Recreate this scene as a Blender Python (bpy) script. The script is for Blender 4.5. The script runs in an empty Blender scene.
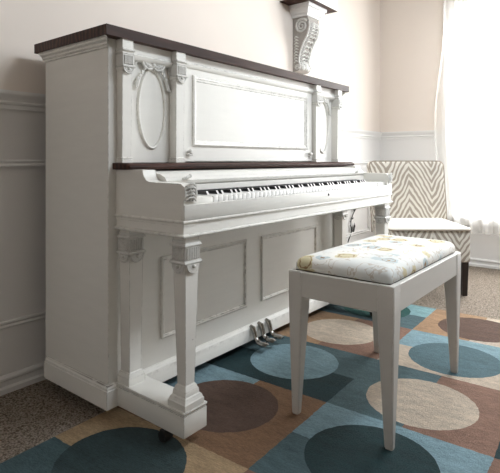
import bpy, bmesh, math, random
from mathutils import Vector, Matrix
random.seed(5)
COL = bpy.context.scene.collection
PI = math.pi

# ------------------------------------------------------------------ helpers
MADE = []
class MB:
    def __init__(s):
        s.bm = bmesh.new(); s.mi = 0
    def _mark(s, faces):
        for f in faces: f.material_index = s.mi
    def quadgrid(s, rings, closed_u=True, cap=True):
        """rings: list of lists of Vectors; consecutive rings are bridged."""
        vs = [[s.bm.verts.new(p) for p in r] for r in rings]
        n = len(vs[0]); fs = []
        for a, b in zip(vs, vs[1:]):
            for i in range(n if closed_u else n - 1):
                j = (i + 1) % n
                fs.append(s.bm.faces.new((a[i], a[j], b[j], b[i])))
        if cap:
            for r in (vs[0][::-1], vs[-1]):
                fs.append(s.bm.faces.new(r))
        s._mark(fs); return fs
    def box(s, x0, x1, y0, y1, z0, z1, bev=0.0, seg=2):
        r = bmesh.ops.create_cube(s.bm, size=1.0)
        vs = r['verts']
        for v in vs:
            v.co = Vector(((x0 + x1) / 2 + v.co.x * (x1 - x0), (y0 + y1) / 2 + v.co.y * (y1 - y0), (z0 + z1) / 2 + v.co.z * (z1 - z0)))
        fs = {f for v in vs for f in v.link_faces}
        s._mark(fs)
        if bev > 0:
            es = list({e for v in vs for e in v.link_edges})
            rr = bmesh.ops.bevel(s.bm, geom=es, offset=bev, segments=seg, affect='EDGES', profile=0.5)
            s._mark(rr['faces'])
    def prism(s, pts, axis, a, b):
        """polygon pts in the plane normal to axis, extruded from a to b.
        axis x: pts=(y,z); y: (x,z); z: (x,y)"""
        def mk(p, t):
            if axis == 'x': return Vector((t, p[0], p[1]))
            if axis == 'y': return Vector((p[0], t, p[1]))
            return Vector((p[0], p[1], t))
        return s.quadgrid([[mk(p, a) for p in pts], [mk(p, b) for p in pts]])
    def frustum(s, cx, cy, z0, z1, hx0, hy0, hx1, hy1):
        s.quadgrid([[Vector((cx + sx * hx, cy + sy * hy, z)) for sx, sy in ((-1, -1), (1, -1), (1, 1), (-1, 1))]
                    for z, hx, hy in ((z0, hx0, hy0), (z1, hx1, hy1))])
    def stack(s, cx, cy, prof):
        """square-section stack: list of (half width, z)"""
        s.quadgrid([[Vector((cx + sx * h, cy + sy * h, z)) for sx, sy in ((-1, -1), (1, -1), (1, 1), (-1, 1))] for h, z in prof])
    def sweep(s, path, prof, fn, closed=False):
        """profile (out, h) swept along a 2-D path with mitred corners; fn(a,b,h)->Vector. out is to the right of travel"""
        n = len(path); rings = []
        for i, p in enumerate(path):
            p = Vector(p)
            d0 = (p - Vector(path[i - 1])).normalized() if (closed or i > 0) else None
            d1 = (Vector(path[(i + 1) % n]) - p).normalized() if (closed or i < n - 1) else None
            if d0 is None: d0 = d1
            if d1 is None: d1 = d0
            n0 = Vector((d0.y, -d0.x)); n1 = Vector((d1.y, -d1.x))
            m = (n0 + n1).normalized(); m = m / max(0.2, m.dot(n0))
            rings.append([fn(p.x + m.x * o, p.y + m.y * o, h) for o, h in prof])
        if closed: rings.append(rings[0]); 
        s.quadgrid(rings, True, not closed)
        if closed: bmesh.ops.remove_doubles(s.bm, verts=s.bm.verts[:], dist=1e-6)
    def lathe(s, prof, mat=Matrix(), n=20):
        s.quadgrid([[mat @ Vector((r * math.cos(2 * PI * k / n), r * math.sin(2 * PI * k / n), z)) for k in range(n)] for r, z in prof])
    def tube(s, pts, rad, n=8, flat=None):
        pts = [Vector(p) for p in pts]
        if not hasattr(rad, '__len__'): rad = [rad] * len(pts)
        rings = []; up = None
        for i, p in enumerate(pts):
            d = (pts[min(i + 1, len(pts) - 1)] - pts[max(i - 1, 0)]).normalized()
            if up is None:
                up = Vector((0, 0, 1)) if abs(d.z) < .9 else Vector((0, 1, 0))
            a = d.cross(up)
            if a.length < 1e-4: a = d.cross(Vector((1, 0, 0)))
            a.normalize(); b = a.cross(d).normalized(); up = b
            rings.append([p + (a * math.cos(2 * PI * k / n) + b * math.sin(2 * PI * k / n)) * rad[i] for k in range(n)])
        s.quadgrid(rings)
    def ball(s, c, r, sc=(1, 1, 1), u=12, v=8):
        rr = bmesh.ops.create_uvsphere(s.bm, u_segments=u, v_segments=v, radius=1.0)
        for q in rr['verts']: q.co = Vector((c[0] + q.co.x * r * sc[0], c[1] + q.co.y * r * sc[1], c[2] + q.co.z * r * sc[2]))
        s._mark({f for q in rr['verts'] for f in q.link_faces})
    def build(s, name, mats, parent=None, smooth=True, angle=35):
        bmesh.ops.recalc_face_normals(s.bm, faces=s.bm.faces[:])
        me = bpy.data.meshes.new(name); s.bm.to_mesh(me); s.bm.free()
        for m in (mats if isinstance(mats, (list, tuple)) else [mats]): me.materials.append(m)
        if smooth:
            for p in me.polygons: p.use_smooth = True
            me.set_sharp_from_angle(angle=math.radians(angle))
        o = bpy.data.objects.new(name, me); COL.objects.link(o)
        if parent is not None: o.parent = parent
        MADE.append(o)
        return o

def empty(name, loc=(0, 0, 0), rz=0.0):
    o = bpy.data.objects.new(name, None); COL.objects.link(o)
    o.location = loc; o.rotation_euler = (0, 0, rz); o.empty_display_size = .1
    return o
def tag(o, label, cat, group=None):
    o['label'] = label; o['category'] = cat
    if group: o['group'] = group
    return o
def struct(o):
    o['kind'] = 'structure'; return o
def clone(o, parent=None):
    c = o.copy(); COL.objects.link(c)
    if parent is not None: c.parent = parent
    for ch in list(o.children): clone(ch, c)
    return c

# ------------------------------------------------------------------ materials
class NT:
    def __init__(s, name):
        m = bpy.data.materials.new(name); m.use_nodes = True
        s.m = m; s.t = m.node_tree; s.b = s.t.nodes['Principled BSDF']; s.out = s.t.nodes['Material Output']
    def n(s, typ, **kw):
        q = s.t.nodes.new(typ)
        for k, v in kw.items(): setattr(q, k, v)
        return q
    def l(s, a, b): s.t.links.new(a, b)
    def math(s, op, a, b=None, clamp=False):
        q = s.n('ShaderNodeMath', operation=op, use_clamp=clamp)
        for i, v in enumerate((a, b)):
            if v is None: continue
            if isinstance(v, (int, float)): q.inputs[i].default_value = v
            else: s.l(v, q.inputs[i])
        return q.outputs[0]
    def mix(s, fac, a, b):
        q = s.n('ShaderNodeMix', data_type='RGBA')
        for i, v in ((0, fac), (6, a), (7, b)):
            if isinstance(v, (int, float)): q.inputs[i].default_value = v
            elif isinstance(v, tuple): q.inputs[i].default_value = (*v, 1) if len(v) == 3 else v
            else: s.l(v, q.inputs[i])
        return q.outputs[2]
    def coord(s):
        return s.n('ShaderNodeTexCoord').outputs['Object']
    def noise(s, scale, detail=3, rough=.5, vec=None, stretch=None):
        q = s.n('ShaderNodeTexNoise'); q.inputs['Scale'].default_value = scale
        q.inputs['Detail'].default_value = detail; q.inputs['Roughness'].default_value = rough
        v = vec if vec is not None else s.coord()
        if stretch:
            mp = s.n('ShaderNodeMapping'); mp.inputs['Scale'].default_value = stretch
            s.l(v, mp.inputs[0]); v = mp.outputs[0]
        s.l(v, q.inputs['Vector']); return q.outputs['Fac']
    def ramp(s, f, a, b):
        q = s.n('ShaderNodeMapRange'); q.inputs[1].default_value = a; q.inputs[2].default_value = b
        s.l(f, q.inputs[0]); return q.outputs[0]
    def bump(s, h, strength, dist=.01):
        q = s.n('ShaderNodeBump'); q.inputs['Strength'].default_value = strength; q.inputs['Distance'].default_value = dist
        s.l(h, q.inputs['Height']); s.l(q.outputs[0], s.b.inputs['Normal'])
    def col(s, c):
        if isinstance(c, tuple): s.b.inputs['Base Color'].default_value = (*c, 1)
        else: s.l(c, s.b.inputs['Base Color'])
    def rough(s, r): s.b.inputs['Roughness'].default_value = r

def lin(r, g, b):
    f = lambda c: (c / 255 / 12.92) if c / 255 <= .04045 else ((c / 255 + .055) / 1.055) ** 2.4
    return (f(r), f(g), f(b))

def paint_worn(name, base, wear=(.10, .075, .055), amount=.53, rough=.42, radius=.0026):
    t = NT(name)
    bv = t.n('ShaderNodeBevel', samples=4); bv.inputs['Radius'].default_value = radius
    ge = t.n('ShaderNodeNewGeometry')
    dp = t.n('ShaderNodeVectorMath', operation='DOT_PRODUCT')
    t.l(bv.outputs[0], dp.inputs[0]); t.l(ge.outputs['True Normal'], dp.inputs[1])
    edge = t.ramp(dp.outputs['Value'], .985, .90)
    n1 = t.math('MULTIPLY', t.ramp(t.noise(38, 5, .7), amount - .10, amount + .06), .8)
    em = t.math('MULTIPLY', edge, n1, True)
    sp = t.ramp(t.noise(55, 3, .6), .74, .80)                      # small chips in the paint
    sp = t.math('MULTIPLY', sp, t.ramp(t.noise(5, 2), .5, .65))
    brush = t.noise(6, 4, .6, stretch=(1, 1, 6))
    c = t.mix(t.ramp(brush, .35, .7), tuple(x * .965 for x in base), base)
    c = t.mix(t.math('MAXIMUM', em, sp, True), c, wear)
    t.col(c); t.rough(rough)
    t.bump(t.noise(60, 3, .6, stretch=(1, 1, .25)), .06, .004)
    return t.m
def plain(name, c, rough=.5, metal=0.0, var=.06, scale=12):
    t = NT(name)
    f = t.noise(scale, 4, .6)
    t.col(t.mix(f, tuple(x * (1 - var) for x in c), tuple(min(1, x * (1 + var)) for x in c)))
    t.rough(rough); t.b.inputs['Metallic'].default_value = metal
    return t.m

M = {}
M['paint'] = paint_worn('distressed white paint', (.80, .782, .738))
M['legpaint'] = paint_worn('much worn white paint', (.80, .782, .738), wear=(.07, .05, .035), amount=.44, radius=.0036)
M['bench'] = paint_worn('bench white paint', (.64, .615, .58), amount=.56)
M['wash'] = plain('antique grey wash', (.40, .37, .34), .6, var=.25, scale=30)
M['glaze'] = paint_worn('antiqued white carving', (.70, .69, .66), amount=.50, radius=.002)
def wood(name, a, b, rough=.38):
    t = NT(name)
    w = t.n('ShaderNodeTexWave', wave_type='BANDS', bands_direction='Y')
    w.inputs['Scale'].default_value = 14; w.inputs['Distortion'].default_value = 6; w.inputs['Detail'].default_value = 3
    mp = t.n('ShaderNodeMapping'); mp.inputs['Scale'].default_value = (.15, 1, 1)
    t.l(t.coord(), mp.inputs[0]); t.l(mp.outputs[0], w.inputs['Vector'])
    f = t.math('MULTIPLY', w.outputs['Fac'], t.noise(30, 4, .6, stretch=(.2, 1, 1)))
    t.col(t.mix(f, a, b)); t.rough(rough); t.b.inputs['Specular IOR Level'].default_value = .25; t.bump(f, .08, .003)
    return t.m
M['wood'] = wood('dark stained wood', lin(46, 26, 20), lin(98, 64, 52), .5)
M['ivory'] = plain('ivory key tops', (.82, .81, .79), .25, var=.02)
M['ebony'] = plain('ebony key tops', (.012, .012, .014), .3)
M['keyglint'] = plain('key noses with painted glint', (.62, .61, .59), .35)  # glint painted in: pale colour on the black keys' sloped fronts
M['felt'] = plain('black name felt', (.015, .014, .014), .9)
M['shadowwood'] = plain('raw dark wood', (.05, .04, .032), .7)
M['chrome'] = plain('worn nickel', (.33, .32, .30), .18, 1.0, .15)
M['pewter'] = plain('aged pewter', (.42, .40, .37), .35, 1.0, .2, 80)
M['black'] = plain('black rubber', (.012, .012, .012), .5)
M['iron'] = plain('black iron', (.01, .01, .011), .55)
M['espresso'] = plain('espresso wood', (.018, .011, .009), .4)
M['trim'] = plain('white trim paint', (.80, .79, .775), .45, var=.015)
M['wainscot'] = plain('white wainscot paint', (.80, .785, .77), .6, var=.015, scale=3)
M['beige'] = plain('beige wall paint', (.79, .712, .645), .75, var=.015, scale=3)
M['ceiling'] = plain('ceiling paint', (.80, .79, .77), .85, var=.015, scale=3)

def carpet():
    t = NT('beige cut pile carpet')
    v = t.n('ShaderNodeTexVoronoi'); v.inputs['Scale'].default_value = 150
    t.l(t.coord(), v.inputs['Vector'])
    f = t.math('ADD', t.math('MULTIPLY', v.outputs['Distance'], .8), t.math('MULTIPLY', t.noise(70, 4, .7), .9))
    f = t.ramp(f, .35, 1.15)
    c = t.mix(f, lin(214, 200, 184), lin(92, 76, 60))
    t.col(c); t.rough(.95)
    t.bump(t.math('SUBTRACT', 1.0, f), .9, .012)
    return t.m
M['carpet'] = carpet()

# rug pattern: rug object coordinates u (along the piano) and v (towards the wall) in tile units
RU, RV = .4752, .5908
TAN, BROWN, DBROWN = lin(176, 142, 110), lin(148, 114, 97), lin(100, 76, 64)
UMBER, SAND = lin(146, 111, 82), lin(192, 164, 128)
CREAM, STEEL, LBLUE, TEAL, DTEAL = lin(206, 190, 171), lin(82, 108, 114), lin(136, 167, 178), lin(22, 58, 63), lin(20, 56, 60)
SEA, AQUA, GREEN, SLATE = lin(86, 114, 122), lin(140, 180, 186), lin(34, 86, 82), lin(56, 77, 80)
def rug():
    t = NT('tufted wool rug with dots and blocks')
    sep = t.n('ShaderNodeSeparateXYZ'); 
    # wobble so the tufted edges are not razor sharp
    wn = t.n('ShaderNodeTexNoise'); wn.inputs['Scale'].default_value = 40; wn.inputs['Detail'].default_value = 2
    co = t.coord(); t.l(co, wn.inputs['Vector'])
    va = t.n('ShaderNodeVectorMath', operation='MULTIPLY_ADD')
    t.l(wn.outputs['Color'], va.inputs[0]); va.inputs[1].default_value = (.008,) * 3; t.l(co, va.inputs[2])
    vs = t.n('ShaderNodeVectorMath', operation='SUBTRACT'); t.l(va.outputs[0], vs.inputs[0]); vs.inputs[1].default_value = (.004,) * 3
    t.l(vs.outputs[0], sep.inputs[0])
    U = t.math('DIVIDE', sep.outputs[0], RU); V = t.math('DIVIDE', sep.outputs[1], RV)
    c = BROWN
    def rect(c, u0, u1, v0, v1, colr):
        a = t.math('MULTIPLY', t.math('GREATER_THAN', U, u0), t.math('LESS_THAN', U, u1))
        b = t.math('MULTIPLY', t.math('GREATER_THAN', V, v0), t.math('LESS_THAN', V, v1))
        return t.mix(t.math('MULTIPLY', a, b), c, colr)
    def dot(c, cu, cv, colr, ru=.39, rv=.43 * RU / RV):
        a = t.math('POWER', t.math('DIVIDE', t.math('SUBTRACT', U, cu), ru), 2.0)
        b = t.math('POWER', t.math('DIVIDE', t.math('SUBTRACT', V, cv), rv), 2.0)
        return t.mix(t.math('LESS_THAN', t.math('ADD', a, b), 1.0), c, colr)
    # tiles: (column, row): (kind of split, colour 1, colour 2, dot colour); u-split: left/right, v-split: near/far
    T = {(-1, 0): ('u', STEEL, SAND, SLATE), (0, 0): ('v', UMBER, LBLUE, DBROWN), (1, 0): ('u', TEAL, STEEL, LBLUE),
         (2, 0): ('v', BROWN, TAN, CREAM), (3, 0): ('u', STEEL, AQUA, GREEN),
         (-1, -1): ('v', CREAM, BROWN, TEAL), (0, -1): ('u', STEEL, LBLUE, DTEAL), (1, -1): ('v', BROWN, STEEL, CREAM),
         (2, -1): ('u', CREAM, LBLUE, SEA), (3, -1): ('v', CREAM, TAN, DBROWN),
         (-1, -2): ('u', TEAL, LBLUE, CREAM), (0, -2): ('v', TAN, BROWN, STEEL), (1, -2): ('u', DTEAL, STEEL, TAN),
         (2, -2): ('v', TAN, BROWN, LBLUE), (3, -2): ('u', LBLUE, STEEL, CREAM),
         (-2, 0): ('v', BROWN, CREAM, TEAL), (-2, -1): ('u', LBLUE, TEAL, TAN), (-2, -2): ('v', TAN, CREAM, DBROWN)}
    for (i, j), (k, a, b, d) in T.items():
        lo, hi = {0: (0, 1.06), -1: (-.98, 0), -2: (-1.96, -.98)}[j]
        vm = (lo + hi) / 2
        c = rect(c, i, i + 1, lo, hi, a)
        c = rect(c, i + .5, i + 1, lo, hi, b) if k == 'u' else rect(c, i, i + 1, vm, hi, b)
    c = rect(c, 0, .32, .53, 1.06, UMBER)
    for (i, j), (k, a, b, d) in T.items():
        c = dot(c, i + {(-1, 0): .585, (0, 0): .525, (1, 0): .525, (0, -1): .52}.get((i, j), .49 if j == 0 else .44), {0: .56 if i < 0 else .517, -1: -.465 if i == 0 else -.485, -2: -1.47}[j], d)
    # brushed pile: streaky shading of the wool itself
    f1 = t.noise(9, 6, .7, stretch=(3.5, 1, 1)); f2 = t.noise(50, 5, .75, stretch=(5, 1, 1)); 
    f = t.math('ADD', t.math('MULTIPLY', f1, .5), t.math('MULTIPLY', f2, .7))
    k = t.ramp(f, .40, .80)
    hs = t.n('ShaderNodeHueSaturation'); t.l(c, hs.inputs['Color'])
    t.l(t.math('ADD', .52, t.math('MULTIPLY', k, .92)), hs.inputs['Value'])
    t.col(hs.outputs[0]); t.rough(.95)
    t.bump(t.math('ADD', f2, t.math('MULTIPLY', t.noise(220, 2), .5)), 1.0, .014)
    return t.m
M['rug'] = rug()

def zebra(scale_z=.057, fx=.36):
    t = NT('zebra chevron upholstery')
    sep = t.n('ShaderNodeSeparateXYZ'); t.l(t.coord(), sep.inputs[0])
    tri = t.math('PINGPONG', t.math('ADD', sep.outputs[1], 1.44 - .014), fx / 2)      # distance to the nearest column line
    h = t.math('ADD', sep.outputs[2], t.math('MULTIPLY', sep.outputs[0], .9))
    a = t.math('SUBTRACT', h, t.math('MULTIPLY', tri, -1.45))
    wob = t.math('MULTIPLY', t.noise(7, 2, .5), .11)
    ph = t.math('DIVIDE', t.math('ADD', a, wob), scale_z)
    sn = t.math('SINE', t.math('MULTIPLY', ph, 2 * PI))
    th = t.math('ADD', sn, t.math('MULTIPLY', t.math('SUBTRACT', t.noise(16, 2, .5, stretch=(1, 1, .6)), .5), 2.2))
    m = t.ramp(th, -.12, .12)
    t.col(t.mix(m, lin(226, 221, 212), lin(166, 156, 144))); t.rough(.9)
    t.bump(t.noise(500, 2), .25, .002)
    return t.m
M['zebra'] = zebra()
M['cream_fabric'] = plain('cream upholstery', lin(236, 230, 220), .9, var=.03, scale=40)
M['welt'] = plain('taupe piping', lin(160, 149, 136), .85)

def floral():
    t = NT('floral cushion fabric')
    co = t.coord()
    dn = t.n('ShaderNodeTexNoise'); dn.inputs['Scale'].default_value = 16; dn.inputs['Detail'].default_value = 3; t.l(co, dn.inputs['Vector'])
    ad = t.n('ShaderNodeVectorMath', operation='MULTIPLY_ADD'); t.l(dn.outputs['Color'], ad.inputs[0]); ad.inputs[1].default_value = (.05,) * 3; t.l(co, ad.inputs[2])
    v = t.n('ShaderNodeTexVoronoi'); v.inputs['Scale'].default_value = 12; v.inputs['Randomness'].default_value = .85
    t.l(ad.outputs[0], v.inputs['Vector'])
    D = v.outputs['Distance']
    sc = t.n('ShaderNodeSeparateColor'); t.l(v.outputs['Color'], sc.inputs[0]); rnd = sc.outputs[0]
    base = t.mix(t.ramp(t.noise(5, 3), .4, .65), lin(234, 231, 225), lin(212, 215, 214))
    vine = t.math('SUBTRACT', t.noise(11, 3, .6), .5); vine = t.math('LESS_THAN', t.math('ABSOLUTE', vine), .012)
    c = t.mix(t.math('MULTIPLY', vine, .4), base, lin(158, 130, 92))
    petal = t.math('LESS_THAN', D, t.math('ADD', .26, t.math('MULTIPLY', t.noise(30, 3), .34)))
    keep = t.math('GREATER_THAN', rnd, .30)
    pc = t.mix(t.math('GREATER_THAN', rnd, .68), lin(208, 198, 164), lin(186, 196, 198))
    pm = t.math('MULTIPLY', petal, keep)
    c = t.mix(pm, c, pc)
    ring = t.math('MULTIPLY', t.math('LESS_THAN', t.math('ABSOLUTE', t.math('SUBTRACT', D, t.math('ADD', .20, t.math('MULTIPLY', t.noise(45, 2), .18)))), .024), keep)
    c = t.mix(ring, c, t.mix(t.noise(9, 2), lin(178, 150, 112), lin(112, 80, 50)))
    core = t.math('MULTIPLY', t.math('LESS_THAN', D, t.math('ADD', .03, t.math('MULTIPLY', t.noise(60, 2), .12))), keep)
    c = t.mix(core, c, lin(172, 142, 98))
    t.col(c); t.rough(.85); t.bump(t.noise(400, 2), .2, .002)
    return t.m
M['floral'] = floral()

def sheer():
    t = NT('sheer white curtain')
    tr = t.n('ShaderNodeBsdfTransparent'); tr.inputs[0].default_value = (.97, .97, .96, 1)
    tl = t.n('ShaderNodeBsdfTranslucent'); tl.inputs[0].default_value = (.92, .91, .89, 1)
    df = t.n('ShaderNodeBsdfDiffuse'); df.inputs[0].default_value = (.85, .84, .82, 1)
    m1 = t.n('ShaderNodeMixShader'); m1.inputs[0].default_value = .35; t.l(tl.outputs[0], m1.inputs[1]); t.l(df.outputs[0], m1.inputs[2])
    m2 = t.n('ShaderNodeMixShader'); t.l(t.ramp(t.noise(3, 2, stretch=(1, 6, .2)), .2, .8), m2.inputs[0])
    m2.inputs[0].default_value = .5
    f = t.math('ADD', .40, t.math('MULTIPLY', t.noise(4, 2, stretch=(1, 5, .15)), .2)); t.l(f, m2.inputs[0])
    t.l(tr.outputs[0], m2.inputs[1]); t.l(m1.outputs[0], m2.inputs[2]); t.l(m2.outputs[0], t.out.inputs[0])
    t.t.nodes.remove(t.b)
    return t.m
M['sheer'] = sheer()
def glass():
    t = NT('window glass')
    tr = t.n('ShaderNodeBsdfTransparent'); gl = t.n('ShaderNodeBsdfGlossy'); gl.inputs['Roughness'].default_value = .02
    m = t.n('ShaderNodeMixShader'); m.inputs[0].default_value = .06
    t.l(tr.outputs[0], m.inputs[1]); t.l(gl.outputs[0], m.inputs[2]); t.l(m.outputs[0], t.out.inputs[0]); t.t.nodes.remove(t.b)
    return t.m
M['glass'] = glass()

# ------------------------------------------------------------------ room
YW, XR, ZF, ZC = .53, 3.42, -.015, 2.62
XL, YF = -2.6, -4.3
RAIL = 1.113
b = MB(); b.box(XL, XR + .2, YF, YW + .2, ZF - .1, ZF); struct(b.build('floor', M['carpet']))
b = MB(); b.box(XL, XR + .2, YF, YW + .2, ZC, ZC + .1); struct(b.build('ceiling', M['ceiling']))
b = MB(); b.box(XL, XR, YW, YW + .14, ZF, RAIL + .02); b.mi = 1; b.box(XL, XR, YW, YW + .14, RAIL + .02, ZC)
struct(b.build('wall_back', [M['wainscot'], M['beige']]))
WY0, WY1, WZ0, WZ1 = -1.85, -.17, .42, 2.25          # window opening in the right wall
b = MB()
b.box(XR, XR + .14, YF, YW + .14, ZF, WZ0); b.box(XR, XR + .14, YF, WY0, WZ0, RAIL + .02); b.box(XR, XR + .14, WY1, YW + .14, WZ0, RAIL + .02)
b.mi = 1
b.box(XR, XR + .14, YF, WY0, RAIL + .02, ZC); b.box(XR, XR + .14, WY1, YW + .14, RAIL + .02, ZC); b.box(XR, XR + .14, WY0, WY1, WZ1, ZC)
struct(b.build('wall_right', [M['wainscot'], M['beige']]))
b = MB(); b.box(XL - .14, XL, YF, YW + .14, ZF, RAIL + .02); b.mi = 1; b.box(XL - .14, XL, YF, YW + .14, RAIL + .02, ZC)
struct(b.build('wall_left', [M['wainscot'], M['beige']]))

railprof = [(0, 0), (.012, 0), (.012, .016), (.018, .020), (.020, .026), (.016, .032), (.022, .045), (.034, .056), (.036, .062), (.036, .072), (0, .072)]
def xy(zz): return lambda a, b_, h: Vector((a, b_, zz + h))
# room corner path: along the back wall (travelling -x) the room lies to the left; use travel so that "right" points into the room
def wallpath(x0): return [(x0, YW), (XR, YW)]
b = MB(); b.sweep([(XL, YW), (XR, YW), (XR, WY1 + .09)], railprof, xy(RAIL)); struct(b.build('trim_1', M['trim']))
b = MB(); b.sweep([(XR, WY0 - .09), (XR, YF)], railprof, xy(RAIL)); struct(b.build('trim_2', M['trim']))
bbprof = [(0, 0), (.022, 0), (.022, .020), (.012, .026), (.012, .046), (.018, .052), (.018, .060), (.010, .068), (0, .068)]
b = MB(); b.sweep([(XL, YW), (XR - .02, YW)], bbprof, xy(ZF)); struct(b.build('baseboard_back', M['trim']))
b = MB(); b.sweep([(XR, YW - .02), (XR, YF)], bbprof, xy(ZF)); struct(b.build('baseboard_right', M['trim']))
# picture-frame mouldings of the wainscot
fprof = [(0, 0), (0, .010), (.008, .014), (.016, .010), (.024, .018), (.030, .016), (.030, 0)]
def frame_back(x0, x1, name):
    b = MB(); b.sweep([(x0, .238), (x1, .238), (x1, .912), (x0, .912)][::-1], fprof, lambda a, c, h: Vector((a, YW - h, c)), True)
    struct(b.build(name, M['trim']))
frame_back(-1.75, 1.25, 'trim_3'); frame_back(1.42, 3.17, 'trim_4')
# window: casing, sash, glass
b = MB()
b.sweep([(WY0, WZ0), (WY0, WZ1), (WY1, WZ1), (WY1, WZ0)], [(0, 0), (0, .014), (-.02, .02), (-.075, .02), (-.085, .012), (-.085, 0)], lambda a, c, h: Vector((XR - h, a, c)), True)
win = struct(b.build('window_1', M['trim']))
b = MB()
for y0, y1, z0, z1 in ((WY0, WY1, WZ0, WZ0 + .05), (WY0, WY1, WZ1 - .05, WZ1), (WY0, WY0 + .045, WZ0, WZ1), (WY1 - .045, WY1, WZ0, WZ1), (WY0, WY1, 1.30, 1.345), (-1.03, -.99, WZ0, WZ1)):
    b.box(XR + .05, XR + .09, y0, y1, z0, z1, .003, 1)
b.build('window_frame', M['trim'], win)
b = MB(); b.box(XR + .067, XR + .071, WY0 + .04, WY1 - .04, WZ0 + .04, WZ1 - .04); b.build('window_pane', M['glass'], win)
b = MB(); b.box(XR - .05, XR + .05, WY0 - .1, WY1 + .1, WZ0 - .03, WZ0, .006); b.build('window_sill', M['trim'], win)

# sheer curtain on its rod
CX = XR - .085
cur = empty('curtain', (CX, -1.0, .285))
tag(cur, 'sheer white curtain glowing over the bright window behind the chair', 'curtain')
b = MB(); ny, nz = 150, 12; y0, y1 = -2.02, -.115
g = []
for i in range(ny + 1):
    row = []
    for j in range(nz + 1):
        s_, q = i / ny, j / nz
        flare = .03 * (1 - q) ** 2
        y = y0 + (y1 - y0 + .085 * math.sin(PI * min(1, q * 1.15)) ** 2 * s_) * s_
        x = .020 * math.sin(s_ * 2 * PI * 17) + .008 * math.sin(s_ * 2 * PI * 41 + q * 2)
        row.append(b.bm.verts.new((x, y + 1.0, q * (2.44 - .285))))
    g.append(row)
for i in range(ny):
    for j in range(nz): b.bm.faces.new((g[i][j], g[i + 1][j], g[i + 1][j + 1], g[i][j + 1]))
b.build('drape', M['sheer'], cur)
b = MB(); b.tube([(0, -1.15, 2.445 - .285), (0, 1.06, 2.445 - .285)], .011, 12)
for yy in (-1.15, 1.06): b.ball((0, yy, 2.445 - .285), .022)
for yy in (-1.08, 1.0): b.box(0, .085, yy - .008, yy + .008, 2.445 - .293, 2.445 - .277)
b.build('curtain_rod', M['pewter'], cur)

# ------------------------------------------------------------------ rug
ra = math.radians(1.79)
b = MB(); b.box(-2 * RU, 3.93 * RU, -1.96 * RV, 1.06 * RV, -.015, 0, .005, 2)
rg = b.build('rug', M['rug']); rg.location = (.0883, -.5663, 0); rg.rotation_euler = (0, 0, ra)
tag(rg, 'blue brown and cream block rug with large dots under the piano bench', 'rug')

# ------------------------------------------------------------------ piano
W = 1.658
P = empty('upright_piano', (0, 0, 0))
tag(P, 'distressed white antique upright piano with dark wood lid and tapered front legs', 'piano')
pt = M['paint']
def both(fn, name, mat=pt):
    """build one part at the left end and its mirror at the right end"""
    r = []
    for s in (0, 1):
        b = MB(); fn(b); 
        if s:
            for v in b.bm.verts: v.co.x = W - v.co.x
        r.append(b.build(name, mat, P))
    return r
both(lambda b: b.box(0, .040, 0, .430, .045, 1.345, .002, 1), 'side_panel')
b = MB(); b.box(.04, W - .04, .375, .405, .06, 1.335); b.build('back_panel', M['shadowwood'], P)
# lid, rounded lip over a small cove
lp = [(-.010, 0), (0, 0), (.012, .003), (.018, .008), (.026, .012), (.031, .019), (.031, .027), (.027, .034), (.022, .036), (-.010, .036)]
b = MB(); b.sweep([(-.026, -.034), (-.026, .438), (W + .028, .438), (W + .028, -.034)][::-1], [(-o, h) for o, h in lp], lambda a, c, h: Vector((a, c, 1.337 + h)), True)
b.box(-.03, W + .03, -.036, .43, 1.338, 1.3732, .001, 1); b.build('lid', M['wood'], P)
# crown moulding under the lid at each end
cp = [(0, 0), (.006, 0), (.007, .007), (.013, .009), (.014, .017), (.022, .021), (.025, .029), (.030, .030), (.030, .0345), (0, .0345)]
both(lambda b: b.quadgrid([[Vector((-o, y - (o if y < .1 else 0), 1.3045 + h)) for o, h in cp] for y in (0, .430)]), 'crown_moulding')
# plinth round each end
pp = [(0, 0), (.016, 0), (.016, .062), (.013, .066), (.013, .071), (.006, .079), (0, .081)]
def plinth(b):
    b.sweep([(.10, 0), (0, 0), (0, .41)], [(-o, h) for o, h in pp], lambda a, c, h: Vector((a, c, .040 + h)))
    b.box(.002, .1, .002, .41, .040, .06)
both(plinth, 'plinth', M['legpaint'])

# ---- upper case
n_upper = len(MADE)
b = MB(); b.box(.04, W - .04, .030, .045, .90, 1.338)
b.box(.092, .286, .008, .031, 1.290, 1.338); b.box(W - .286, W - .092, .008, .031, 1.290, 1.338)
b.box(.338, W - .338, .004, .031, 1.300, 1.338)
for x0, x1, zz, yy in ((.09, .29, 1.290, .008), (W - .29, W - .09, 1.290, .008), (.335, W - .335, 1.300, .004)):
    b.prism([(yy + .012, zz - .016), (yy + .002, zz - .012), (yy - .004, zz - .004), (yy - .006, zz + .004), (yy + .002, zz + .010), (yy + .012, zz + .010)], 'x', x0, x1)
b.build('upper_frame', pt, P)

def scallop(b, cx, cz, r, mk):
    """half-round shell: mk(u, w, out) maps face coords to 3-D"""
    n = 14
    for rr, tk, o in ((r, .0032, .003), (r * .66, .0026, .003)):
        pts = [mk(cx + rr * math.cos(PI + PI * k / n), cz + rr * math.sin(PI + PI * k / n), o) for k in range(n + 1)]
        b.tube(pts, tk, 6)
    ring0 = [mk(cx + r * math.cos(PI + PI * k / n), cz + r * math.sin(PI + PI * k / n), 0) for k in range(n + 1)]
    ring1 = [mk(cx + r * .96 * math.cos(PI + PI * k / n), cz + r * .96 * math.sin(PI + PI * k / n), .004) for k in range(n + 1)]
    b.quadgrid([ring0, ring1], True, True)
    b.ball(mk(cx, cz - r * .25, .005), r * .24, u=8, v=6)

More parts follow.
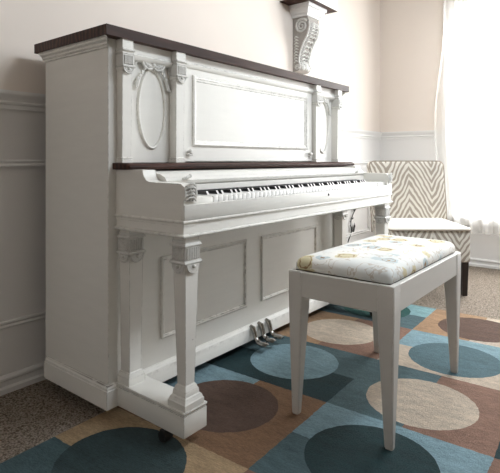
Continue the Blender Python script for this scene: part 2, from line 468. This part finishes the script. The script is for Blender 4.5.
def pilaster(x0, x1):
    """tapered upper pilaster with fluted capital"""
    w = x1 - x0; c = (x0 + x1) / 2
    b = MB()
    b.quadgrid([[Vector((x0 + t, .032, z)), Vector((x0 + t, y, z)), Vector((x1 - t, y, z)), Vector((x1 - t, .032, z))]
                for t, y, z in ((.006, -.012, .92), (.004, -.016, 1.225), (.001, -.020, 1.228), (.001, -.020, 1.338))])
    p = b.build('pilaster', pt, P)
    b = MB()
    fy = -.021
    b.box(x0 - .003, x1 + .003, fy - .006, .02, 1.296, 1.304, .002, 1)
    b.box(x0 - .002, x1 + .002, fy - .004, .02, 1.284, 1.290, .002, 1)
    b.box(x0 - .0004, x1 + .0004, fy - .003, .02, 1.244, 1.284)
    n = 7
    for k in range(n):
        xx = x0 + .005 + (w - .010) * (k + .5) / n
        b.box(xx - .0022, xx + .0022, fy - .007, fy, 1.249, 1.280, .001, 1)
    b.box(x0 - .003, x1 + .003, fy - .008, .02, 1.238, 1.245, .002, 1)
    scallop(b, c, 1.238, w * .42, lambda u, v, o: Vector((u, fy + .002 - o * 1.4, v)))
    b.build('pilaster_capital', M['glaze'], p)
    b = MB(); b.box(x0, x1, -.018, .03, .898, .912, .002, 1); b.box(x0 + .002, x1 - .002, -.016, .03, .912, .920, .002, 1)
    b.build('pilaster_foot', pt, p)
for x0, x1 in ((.042, .090), (.288, .338)):
    d_ = .011 if x0 < .1 else .008
    pilaster(x0 - d_, x1 - d_); pilaster(W - x1, W - x0)

def oval(cx):
    a_, b_, cz, y = .070, .157, 1.106, .028
    b = MB(); b.box(.09 if cx < 1 else W - .29, .29 if cx < 1 else W - .09, y, y + .006, .90, 1.29)
    n = 56; prof = [(.0, 0), (.002, .006), (.006, .009), (.010, .007), (.012, .002), (.012, 0)]
    rings = []
    for k in range(n + 1):
        th = 2 * PI * k / n; nx, nz = math.cos(th) / a_, math.sin(th) / b_; L = math.hypot(nx, nz); nx /= L; nz /= L
        rings.append([Vector((cx + a_ * math.cos(th) - nx * o, y - h, cz + b_ * math.sin(th) - nz * o)) for o, h in prof])
    b.quadgrid(rings, True, False); bmesh.ops.remove_doubles(b.bm, verts=b.bm.verts[:], dist=1e-6)
    op = b.build('oval_panel', pt, P)
    # ribbon bow and hanging swags
    b = MB(); t0 = cz + b_ + .004
    Y = lambda d: y - .006 - d * 1.6
    for s in (-1, 1):
        for rr, dz, ln in ((.030, .020, .052), (.022, .008, .040)):
            pts = [(cx + s * (ln * (1 - math.cos(t)) / 2 * 1.0), Y(.004), t0 + .004 + dz * math.sin(t) + (ln * (1 - math.cos(t)) / 2) * .18) for t in [PI * 2 * k / 14 for k in range(15)]]
            b.tube(pts, [.0036 + .0026 * math.sin(PI * k / 14) for k in range(15)], 6)
        pts = []
        for k in range(13):
            q = k / 12; th = PI / 2 - s * (.10 + q * 1.02)
            pts.append((cx + (a_ + .014) * math.cos(th), Y(.002), cz + (b_ + .012) * math.sin(th) + .006 * math.sin(q * 9)))
        b.tube(pts, [.0055 + .003 * math.sin(q * 7) for q in range(13)], 6)
        for k in range(2, 13, 2): b.ball((pts[k][0] + s * .004, Y(.004), pts[k][2]), .0085 - .0003 * k, (1, .7, 1.3), 8, 6)
        for k in range(5):
            b.ball((cx + s * (.018 + .013 * k), Y(.003), t0 + .020 + .005 * math.sin(k * 1.7)), .0072, (1.4, .7, .8), 8, 6)
        b.tube([(cx + s * .008, Y(.003), t0 + .006), (cx + s * .045, Y(.004), t0 + .026), (cx + s * .075, Y(.003), t0 + .018), (cx + s * .082, Y(.002), t0 - .006)], [.0045, .007, .006, .003], 6)
    b.ball((cx, Y(.005), t0 + .004), .009, (1, .8, 1), 10, 8)
    b.tube([(cx, Y(.003), t0 + .008), (cx, Y(.004), t0 + .026)], [.003, .005], 6)
    b.build('bow_carving', M['glaze'], op)
oval(.197); oval(W - .197)

# centre panel with raised frame
b = MB(); b.box(.342, W - .342, .010, .032, .905, 1.296)
cf = [(0, 0), (0, .006), (.006, .010), (.012, .008), (.016, .004), (.022, .003), (.026, -.004), (.026, -.006)]
b.sweep([(.392, .968), (W - .392, .968), (W - .392, 1.262), (.392, 1.262)][::-1], cf, lambda a, c, h: Vector((a, .010 - h, c)), True)
cpn = b.build('music_panel', pt, P)
for xx in (.372, W - .372):
    b = MB(); b.lathe([(.001, 0), (.007, 0), (.007, .006), (.010, .010), (.011, .016), (.007, .021), (.001, .022)], Matrix.Translation((xx, .010, .945)) @ Matrix.Rotation(PI / 2, 4, 'X'), 14)
    b.box(xx - .011, xx + .011, -.006, .009, .928, .934, .002, 1)
    b.build('panel_catch', M['glaze'], cpn)

for o in MADE[n_upper:]:
    for v in o.data.vertices: v.co.y -= .018
# dark music shelf with moulded edge
sp = [(.035, 0), (.0, 0), (-.080, 0), (-.088, .004), (-.092, .010), (-.088, .016), (-.078, .020), (-.070, .023), (.035, .023)]
b = MB(); b.quadgrid([[Vector((x, y * k if y < 0 else y, .8755 + z)) for y, z in sp] for x, k in ((.018, .80), (.026, .97), (.038, 1), (W + .006, 1), (W + .024, .97), (W + .032, .80))])
b.build('music_shelf', M['wood'], P)

# ---- keybed: cheeks, slip, fallboard
def cheek(b):
    pr = [(0, .70), (-.352, .70), (-.352, .782), (-.358, .790), (-.360, .806), (-.354, .824), (-.340, .834), (-.185, .836), (-.168, .842), (-.156, .856), (-.150, .8755), (0, .8755)]
    b.prism(pr, 'x', .031, .084)
ch = both(cheek, 'key_cheek')
for s, o in enumerate(ch):
    b = MB(); mx = (lambda x: x) if not s else (lambda x: W - x)
    for k in range(5):
        z0 = .784 + .011 * k; 
        b.tube([(mx(.034), -.357, z0 - .002), (mx(.046), -.363, z0 + .006), (mx(.060), -.365, z0 + .007), (mx(.072), -.362, z0 + .001), (mx(.080), -.357, z0 - .006)], [.002, .0035, .004, .0035, .002], 6)
    for k in range(3):
        b.tube([(mx(.040 + .012 * k), -.356, .780), (mx(.052 + .010 * k), -.364, .800), (mx(.046 + .012 * k), -.364, .818), (mx(.058 + .008 * k), -.352, .832)], [.002, .003, .003, .002], 6)
    for k in range(9):
        th = 2 * PI * k / 8 * 1.2; r = .012 - .0012 * k
    b.ball((mx(.058), -.362, .806), .008, (1, .6, 1), 10, 8)
    b.build('cheek_carving', M['glaze'], o)
b = MB()
b.box(.0328, W - .0328, -.350, -.001, .674, .752)
rim = [(0, 0), (.003, 0), (.006, .003), (.006, .007), (.003, .010), (0, .010)]
U = [(.031, 0), (.031, -.352), (W - .031, -.352), (W - .031, 0)]
b.sweep(U, [(-o, h) for o, h in rim][::1], lambda a, c, h: Vector((a, c, .709 + h)))
b.sweep(U, [(0, 0), (.004, 0), (.009, .004), (.009, .008), (.003, .012), (0, .012)], lambda a, c, h: Vector((a, c, .664 + h)))
b.sweep(U, [(0, 0), (.003, 0), (.006, .003), (.006, .007), (.003, .010), (0, .010)], lambda a, c, h: Vector((a, c, .709 + h)))
b.build('keybed', pt, P)
b = MB(); b.box(.0302, W - .0302, -.357, -.340, .718, .768, .003, 2); ks = b.build('key_slip', pt, P)
b = MB(); b.lathe([(.001, 0), (.006, 0), (.006, .002), (.001, .003)], Matrix.Translation((W / 2 + .08, -.357, .752)) @ Matrix.Rotation(PI / 2, 4, 'X'), 12); b.build('keyhole', M['iron'], ks)
b = MB()
fb = [(-.02, .872), (-.135, .866), (-.172, .860), (-.196, .850), (-.206, .838), (-.203, .828), (-.192, .823), (-.18, .826), (-.02, .826)]
b.prism(fb, 'x', .087, W - .087); fbo = b.build('fallboard', pt, P)
for xx in (.175, W - .175):
    b = MB(); b.tube([(xx - .018, -.208, .842), (xx - .006, -.213, .846), (xx + .008, -.213, .850), (xx + .022, -.206, .854)], [.003, .006, .006, .003], 8)
    b.ball((xx + .018, -.209, .853), .007, u=10, v=8); b.ball((xx - .014, -.210, .843), .006, u=10, v=8)
    b.build('fallboard_clasp', M['glaze'], fbo)
kx0, pitch = .180, 1.298 / 52
b = MB(); b.box(.085, W - .085, -.205, -.190, .752, .822); nbd = b.build('name_board', pt, P)
b = MB(); b.box(kx0 - .004, kx0 + 52 * pitch + .004, -.2065, -.2045, .784, .8005); b.build('felt_strip', M['felt'], nbd)
def kblock(b):
    b.box(.086, .176, -.338, -.206, .752, .786, .003, 2)
both(kblock, 'key_block')

# keyboard: every key its own mesh
kx0, pitch = .180, 1.298 / 52
kb = MB(); kb.box(kx0 - .002, kx0 + 52 * pitch + .002, -.330, -.204, .752, .758); KB = kb.build('keyboard', M['shadowwood'], P)
b = MB(); b.box(.0008, pitch - .0008, -.336, -.203, .760, .788, .0015, 2); wk0 = b.build('white_key', M['ivory'], KB)
b = MB(); b.quadgrid([[Vector((x, y, z)) for x, y in ((-hx, y0), (hx, y0), (hx, -.203), (-hx, -.203))] for hx, y0, z in ((.0055, -.290, .772), (.0053, -.289, .787), (.0045, -.280, .8005))])
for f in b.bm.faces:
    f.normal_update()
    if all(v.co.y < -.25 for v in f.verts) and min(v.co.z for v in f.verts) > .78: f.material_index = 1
bk0 = b.build('black_key', [M['ebony'], M['keyglint']], KB)
first_b = True
for i in range(52):
    o = wk0 if i == 0 else clone(wk0, KB)
    o.location = (kx0 + i * pitch, 0, 0)
    if i % 7 in (0, 2, 3, 5, 6) and i < 51:
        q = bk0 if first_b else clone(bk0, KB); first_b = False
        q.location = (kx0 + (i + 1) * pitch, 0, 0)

# ---- lower case
b = MB(); b.box(.04, W - .04, .020, .040, .06, .70)
lf = [(0, 0), (0, .004), (.006, .009), (.012, .007), (.016, .002), (.020, -.004), (.024, -.004), (.024, -.008)]
for x0, x1 in ((.250, .772), (.886, 1.408)):
    b.sweep([(x0, .202), (x1, .202), (x1, .528), (x0, .528)][::-1], lf, lambda a, c, h: Vector((a, .020 - h, c)), True)
lpn = b.build('lower_panel', pt, P)
b = MB()
b.prism([(.03, .040), (0, .040), (0, .098), (.004, .104), (.012, .108), (.016, .112), (.03, .112)], 'x', .10, W - .10)
b.build('bottom_rail', pt, P)
for k, xx in enumerate((.790, .850, .910)):
    b = MB()
    pts = [(xx, .008, .106), (xx, -.010, .100), (xx, -.017, .080), (xx, -.024, .055), (xx, -.042, .040), (xx, -.060, .036), (xx, -.078, .039), (xx, -.096, .036)]
    hw = [.010, .013, .013, .012, .013, .016, .021, .015]; th = [.010, .012, .012, .011, .011, .010, .010, .006]
    rings = []
    for i, p in enumerate(pts):
        d = (Vector(pts[min(i + 1, 7)]) - Vector(pts[max(i - 1, 0)])).normalized(); nn = Vector((1, 0, 0)).cross(d)
        rings.append([Vector(p) + Vector((1, 0, 0)) * hw[i] * math.cos(2 * PI * q / 12) + nn * th[i] * math.sin(2 * PI * q / 12) for q in range(12)])
    b.quadgrid(rings); b.build('pedal', M['chrome'], P)

def toe(b):
    b.box(.027, .128, -.358, .02, .040, .108, .004, 2)
    b.box(.029, .126, -.356, .02, .107, .113, .001, 1)
    b.box(.026, .129, -.359, .02, .1125, .121, .003, 2)
toes = both(toe, 'toe_block', M['legpaint'])
for s, o in enumerate(toes):
    for yy in (-.262, .36):   # front and rear casters
        cx = .036 if not s else W - .072
        b = MB(); b.lathe([(.001, -.017), (.017, -.017), (.0205, -.012), (.0205, .012), (.017, .017), (.001, .017)], Matrix.Translation((cx, yy, .0205)) @ Matrix.Rotation(PI / 2, 4, 'Y'), 18)
        b.box(cx - .016, cx + .016, yy - .010, yy + .010, .022, .0405)
        b.build('caster', M['black'], o)

def capital(b, cx, cy, h, faces):
    b.stack(cx, cy, [(h - .003, .655), (h - .003, .645), (h + .002, .642), (h + .004, .637), (h - .002, .634), (h - .002, .590), (h + .003, .588), (h + .005, .582), (h + .001, .577), (h - .003, .574)])
    n = 7
    for fx in faces:
        for k in range(n):
            u = -h + .006 + (2 * h - .012) * (k + .5) / n
            if fx == 'y': b.box(cx + u - .0028, cx + u + .0028, cy - h - .003, cy - h + .002, .593, .631, .0012, 1)
            if fx == 'x': b.box(cx - h - .003, cx - h + .002, cy + u - .0028, cy + u + .0028, .593, .631, .0012, 1)
            if fx == 'X': b.box(cx + h - .002, cx + h + .003, cy + u - .0028, cy + u + .0028, .593, .631, .0012, 1)
        if fx == 'y': scallop(b, cx, .577, h * .80, lambda u, v, o: Vector((u, cy - h + .006 - o * 2.2, v)))
        if fx == 'x': scallop(b, cy, .577, h * .80, lambda u, v, o: Vector((cx - h + .006 - o * 2.2, u, v)))
        if fx == 'X': scallop(b, cy, .577, h * .80, lambda u, v, o: Vector((cx + h - .006 + o * 2.2, u, v)))
for s in (0, 1):
    cx, cy = (.074 if not s else W - .074), -.316
    b = MB(); b.stack(cx, cy, [(.019, .18), (.0285, .578), (.0285, .668)]); lg = b.build('leg', M['legpaint'], P)
    b = MB(); capital(b, cx, cy, .033, ('y', 'x', 'X')); b.build('leg_capital', M['glaze'], lg)
    b = MB(); b.stack(cx, cy, [(.041, .120), (.041, .140), (.038, .144), (.036, .152), (.030, .158), (.029, .172), (.026, .176), (.024, .184), (.019, .190)])
    b.build('leg_foot', pt, lg)
    cx, cy = (.067 if not s else W - .067), -.040
    b = MB(); b.stack(cx, cy, [(.024, .12), (.0285, .578), (.0285, .668)])
    rp = b.build('rear_pilaster', M['legpaint'], P)
    b = MB(); capital(b, cx, cy, .0325, ('y', 'x', 'X')); b.build('pilaster_capital', M['glaze'], rp)
    b = MB(); b.stack(cx, cy, [(.034, .120), (.034, .145), (.031, .150), (.029, .160), (.025, .164)]); b.build('pilaster_foot', pt, rp)

# ------------------------------------------------------------------ bench
bx0, bx1, by0, by1, bz = .414, 1.136, -.880, -.480, .515
BN = empty('piano_bench', ((bx0 + bx1) / 2, (by0 + by1) / 2, 0))
tag(BN, 'white painted piano bench with floral cushion standing on the rug', 'bench')
hx, hy = (bx1 - bx0) / 2, (by1 - by0) / 2
for sx in (-1, 1):
    for sy in (-1, 1):
        b = MB(); wt, wb = .058, .025
        rings = []
        for z, w_ in ((0, wb), (.004, wb + .003), (.42, wt), (bz - .004, wt), (bz, wt - .006)):
            ins = (wt - w_) * .30
            xo, yo = sx * (hx - ins), sy * (hy - ins)
            xi, yi = xo - sx * (w_ - (wt - w_) * .15), yo - sy * w_
            c = .004
            rings.append([Vector(p + (z,)) for p in ((xo - sx * c, yo), (xo, yo - sy * c), (xo, yi + sy * c), (xo - sx * c, yi), (xi + sx * c, yi), (xi, yi + sy * c), (xi, yo - sy * c), (xi + sx * c, yo))])
        b.quadgrid(rings); b.build('leg', M['bench'], BN, angle=30)
for s in (-1, 1):
    b = MB(); y = s * (hy - .003); b.box(-hx + .055, hx - .055, min(y, y - s * .022), max(y, y - s * .022), .425, bz - .001, .002, 1); b.build('apron', M['bench'], BN)
    b = MB(); x = s * (hx - .003); b.box(min(x, x - s * .022), max(x, x - s * .022), -hy + .055, hy - .055, .425, bz - .001, .002, 1); b.build('apron', M['bench'], BN)
def rrect(hx, hy, r, z, n=5):
    out = []
    for sx, sy, a0 in ((1, 1, 0), (-1, 1, PI / 2), (-1, -1, PI), (1, -1, 1.5 * PI)):
        for k in range(n + 1):
            a = a0 + PI / 2 * k / n
            out.append(Vector((sx * (hx - r) + r * math.cos(a), sy * (hy - r) + r * math.sin(a), z)))
    return out
b = MB()
b.quadgrid([rrect(hx - .016 - d, hy - .016 - d, .016, z) for d, z in ((.004, .517), (.001, .520), (0, .528), (.001, .540), (.007, .552), (.018, .560), (.035, .565), (.07, .568), (.12, .570))])
b.build('cushion', M['floral'], BN, angle=60)
b = MB(); b.box(-hx + .02, hx - .02, -hy + .02, hy - .02, .49, .5175); b.build('seat_board', M['shadowwood'], BN)

# ------------------------------------------------------------------ slipper chair
yaw = math.radians(37.03)
F = Vector((math.cos(yaw), math.sin(yaw), 0)); R = Vector((math.sin(yaw), -math.cos(yaw), 0)); CAM = Vector((-.9923, -1.4725, .9071))
o0 = Vector((-.992, -1.4725, 0)) + F * 3.51 + R * 1.068
CH = empty('slipper_chair', (o0.x, o0.y, ZF), yaw + PI)
tag(CH, 'armless slipper chair in taupe and cream zebra chevron fabric by the window', 'chair')
def rbox(b, x0, x1, y0, y1, z0, z1, r, seg=4):
    b.box(x0, x1, y0, y1, z0, z1, r, seg)
b = MB(); rbox(b, -.27, .275, -.270, .270, .232, .452, .014, 3); b.build('seat_base', M['zebra'], CH)
b = MB(); fs = [rrect(.283 - d, .276 - d, .03, z) for d, z in ((.004, .450), (0, .454), (0, .460), (.006, .466), (.03, .472), (.08, .478), (.14, .481))]
for r_ in fs:
    for v in r_: v.x -= -.002
b.quadgrid(fs); st = b.build('seat_cushion', M['cream_fabric'], CH, angle=60)
b = MB(); q = [v + Vector((.002, 0, 0)) for v in rrect(.284, .277,   .03, .452)]; b.tube(q + [q[0]], .0045, 6); b.build('seat_piping', M['welt'], st)
# backrest: rounded slab leaning backwards
b = MB(); n = 6
def back_outline(off, n=6):
    hw, z0, z1, r = .298 - off, .36 + off, .918 - off, .045
    p = [(-hw + .03, z0), (hw + .014, z0)]
    for k in range(n + 1):
        a = PI / 2 * k / n; p.append((hw - r + r * math.cos(a), z1 - r + r * math.sin(a)))
    for k in range(n + 1):
        a = PI / 2 + PI / 2 * k / n; p.append((-hw + r + r * math.cos(a), z1 - r + r * math.sin(a)))
    return p
lean = lambda z: -.10 * (z - .36)
rings = []
for off, xx in ((.05, -.258), (.015, -.262), (.004, -.268), (0, -.278), (0, -.375), (.006, -.386), (.02, -.39)):
    rings.append([Vector((xx + lean(z), y, z)) for y, z in back_outline(off)])
b.quadgrid(rings); bk = b.build('backrest', M['zebra'], CH, angle=60)
b = MB(); q = [Vector((-.272 + lean(z), y, z)) for y, z in back_outline(-.001)][1:]; q = q + [Vector((-.272, -.286, .36))]
b.tube(q, .0045, 6); b.build('back_piping', M['welt'], bk)
for sx, sy in ((.235, .240), (.235, -.240), (-.24, .240), (-.24, -.240)):
    b = MB(); b.frustum(sx, sy, 0, .236, .016, .016, .023, .023); b.build('leg', M['espresso'], CH)

# ------------------------------------------------------------------ corbel shelf on the wall above the piano
SX = 1.975
SH = empty('wall_shelf', (SX, YW, 1.56))
tag(SH, 'small wall shelf on a carved white scroll corbel above the piano', 'shelf')
b = MB(); b.box(-.235, .215, -.215, 0, .475, .56, .004, 2); b.mi = 1; b.box(-.233, .213, -.213, 0, .4715, .4755)
b.build('shelf_board', [M['trim'], M['wood']], SH)
b = MB()
ap = [(0, 0), (.010, 0), (.010, .022), (.020, .022), (.024, .034), (.036, .050), (.036, .058), (.046, .058), (.048, .072), (.048, .085), (0, .085)]
b.sweep([(-.076, 0), (-.076, -.128), (.076, -.128), (.076, 0)], ap, lambda a, c, h: Vector((a, c, .388 + h)))
b.box(-.076, .076, -.128, 0, .388, .472); b.build('corbel_cap', M['trim'], SH)
# S-scroll body
out = [(0, 0), (0, .39)]
top = [(-.128, .388)]
for k in range(9):
    a = .5 * PI - PI * k / 8 * 1.0
    top.append((-.080 - .062 * math.cos(a), .322 + .062 * math.sin(a)))
body = [(-.080 - .045, .255), (-.092, .205), (-.068, .150), (-.055, .105), (-.052, .07), (-.060, .050), (-.066, .034), (-.060, .016), (-.044, .004), (-.02, 0)]
prof = out + [(-.128, .39), (-.140, .350), (-.144, .318), (-.136, .285)] + body
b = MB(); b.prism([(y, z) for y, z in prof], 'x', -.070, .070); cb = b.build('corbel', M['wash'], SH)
b = MB()
for sx in (-1, 1):
    xx = sx * .071
    pts = []
    for k in range(36):
        a = .6 + k / 35 * 4.6 * PI; r = .052 * (1 - k / 35 * .88)
        pts.append((xx, -.078 - r * math.cos(a), .325 + r * math.sin(a)))
    b.tube(pts, [.011 - .006 * k / 35 for k in range(36)], 6)
    pts = []
    for k in range(20):
        a = -.5 + k / 19 * 3.2 * PI; r = .022 * (1 - k / 19 * .8)
        pts.append((xx, -.040 - r * math.cos(a), .028 + r * math.sin(a)))
    b.tube(pts, .005, 6)
    edge = [(-.140, .350), (-.144, .318), (-.136, .285)] + body[:7]
    b.tube([(sx * .067, y, z) for y, z in edge], .007, 6)
    for k in range(9):
        z = .24 - .022 * k; b.tube([(xx, -.012, z), (xx, -.03, z + .012), (xx, -.05, z + .004)], [.003, .008, .003], 6)
b.build('scroll_carving', M['glaze'], cb)
b = MB()
edge = [(-.144, .335), (-.144, .318), (-.136, .285)] + body[:6]
import bisect
def along(t):
    t *= len(edge) - 1; i = min(int(t), len(edge) - 2); f = t - i
    return edge[i][0] * (1 - f) + edge[i + 1][0] * f, edge[i][1] * (1 - f) + edge[i + 1][1] * f
for k in range(13):
    y, z = along(k / 12.5)
    for s in (-1, 1):
        y2, z2 = along(min(1, k / 12.5 + .06))
        b.tube([(s * .006, y - .004, z), (s * .022, y - .012, z + .006), (s * .040, y - .008, z - .004), (s * .050, y2 - .002, z2 - .006)], [.004, .0075, .006, .002], 6)
        b.ball((s * .050, y - .004, z + .004), .006, u=8, v=6)
    b.ball((0, y - .006, z), .008, (1, 1, 1.3), 8, 6)
for s in (-1, 1):
    b.ball((s * .030, -.064, .030), .022, (1, .7, 1), 10, 8)
b.ball((0, -.066, .040), .024, (.9, .7, 1.2), 10, 8)
b.build('leaf_carving', M['glaze'], cb)

# ------------------------------------------------------------------ black leafy metal sprig on the wainscot beyond the piano
SPG = empty('wall_ornament', (2.80, YW - .002, .19))
tag(SPG, 'black metal leaf sprig on the white wall behind the right end of the piano', 'ornament')
stem = [(-.05, 0, .0), (-.03, -.008, .05), (.0, -.012, .10), (-.02, -.012, .15), (-.012, -.012, .20), (.03, -.012, .25), (.09, -.008, .29)]
b = MB(); b.tube(stem, .004, 6); b.build('stem', M['iron'], SPG)
for (x, z, a, s) in ((.0, .09, .5, 1.1), (-.01, .10, 2.0, 1.0), (.03, .11, 1.2, 1.0), (-.02, .17, 2.4, .5), (.0, .20, .6, .5), (.05, .26, 2.2, .9), (.09, .29, .5, 1.0), (.11, .30, 1.3, .7)):
    b = MB()
    L, wd = .055 * s, .017 * s
    d = Vector((math.cos(a), 0, math.sin(a))); p = Vector((-d.z, 0, d.x)); c = Vector((x, -.012, z))
    rings = []
    for q, wq in ((0, .1), (.25, .8), (.5, 1), (.75, .7), (1, .05)):
        m = c + d * L * q + Vector((0, -.006 * math.sin(q * PI), 0))
        rings.append([m + p * wd * wq, m + Vector((0, -.003, 0)), m - p * wd * wq, m + Vector((0, .003, 0))])
    b.quadgrid(rings); b.build('leaf', M['iron'], SPG)

# ------------------------------------------------------------------ light
sc = bpy.context.scene
w = bpy.data.worlds.new('World'); sc.world = w; w.use_nodes = True
w.node_tree.nodes['Background'].inputs[0].default_value = (1.0, .83, .62, 1); w.node_tree.nodes['Background'].inputs[1].default_value = .155
def area(name, loc, rot, sx, sy, power, color=(1, 1, 1)):
    l = bpy.data.lights.new(name, 'AREA'); l.shape = 'RECTANGLE'; l.size = sx; l.size_y = sy; l.energy = power; l.color = color
    o = bpy.data.objects.new(name, l); COL.objects.link(o); o.location = loc; o.rotation_euler = rot; return o
# daylight outside the window in the right wall
area('daylight', (XR + .6, -1.0, 1.5), (0, math.radians(78), 0), 2.2, 2.6, 350, (.97, .985, 1))
# added fill lamp above the piano front, not a fixture of the room
area('overhead_fill', (1.2, -1.65, 2.56), (math.radians(35), 0, math.radians(5)), 1.6, .5, 60, (.85, .93, 1))

# ------------------------------------------------------------------ camera
cam = bpy.data.cameras.new('Camera'); co = bpy.data.objects.new('Camera', cam); COL.objects.link(co)
co.location = CAM; co.rotation_euler = (PI / 2, 0, yaw - PI / 2)
cam.sensor_fit = 'HORIZONTAL'; cam.sensor_width = 36; cam.lens = 478.675 / 500 * 36
cam.shift_x = -(272.9 - 250) / 500; cam.shift_y = -(236.5 - 160.65) / 500
cam.clip_start = .02
sc.camera = co
vs = sc.view_settings; vs.view_transform = 'Standard'; vs.look = 'None'; vs.gamma = 1; vs.exposure = 0.0
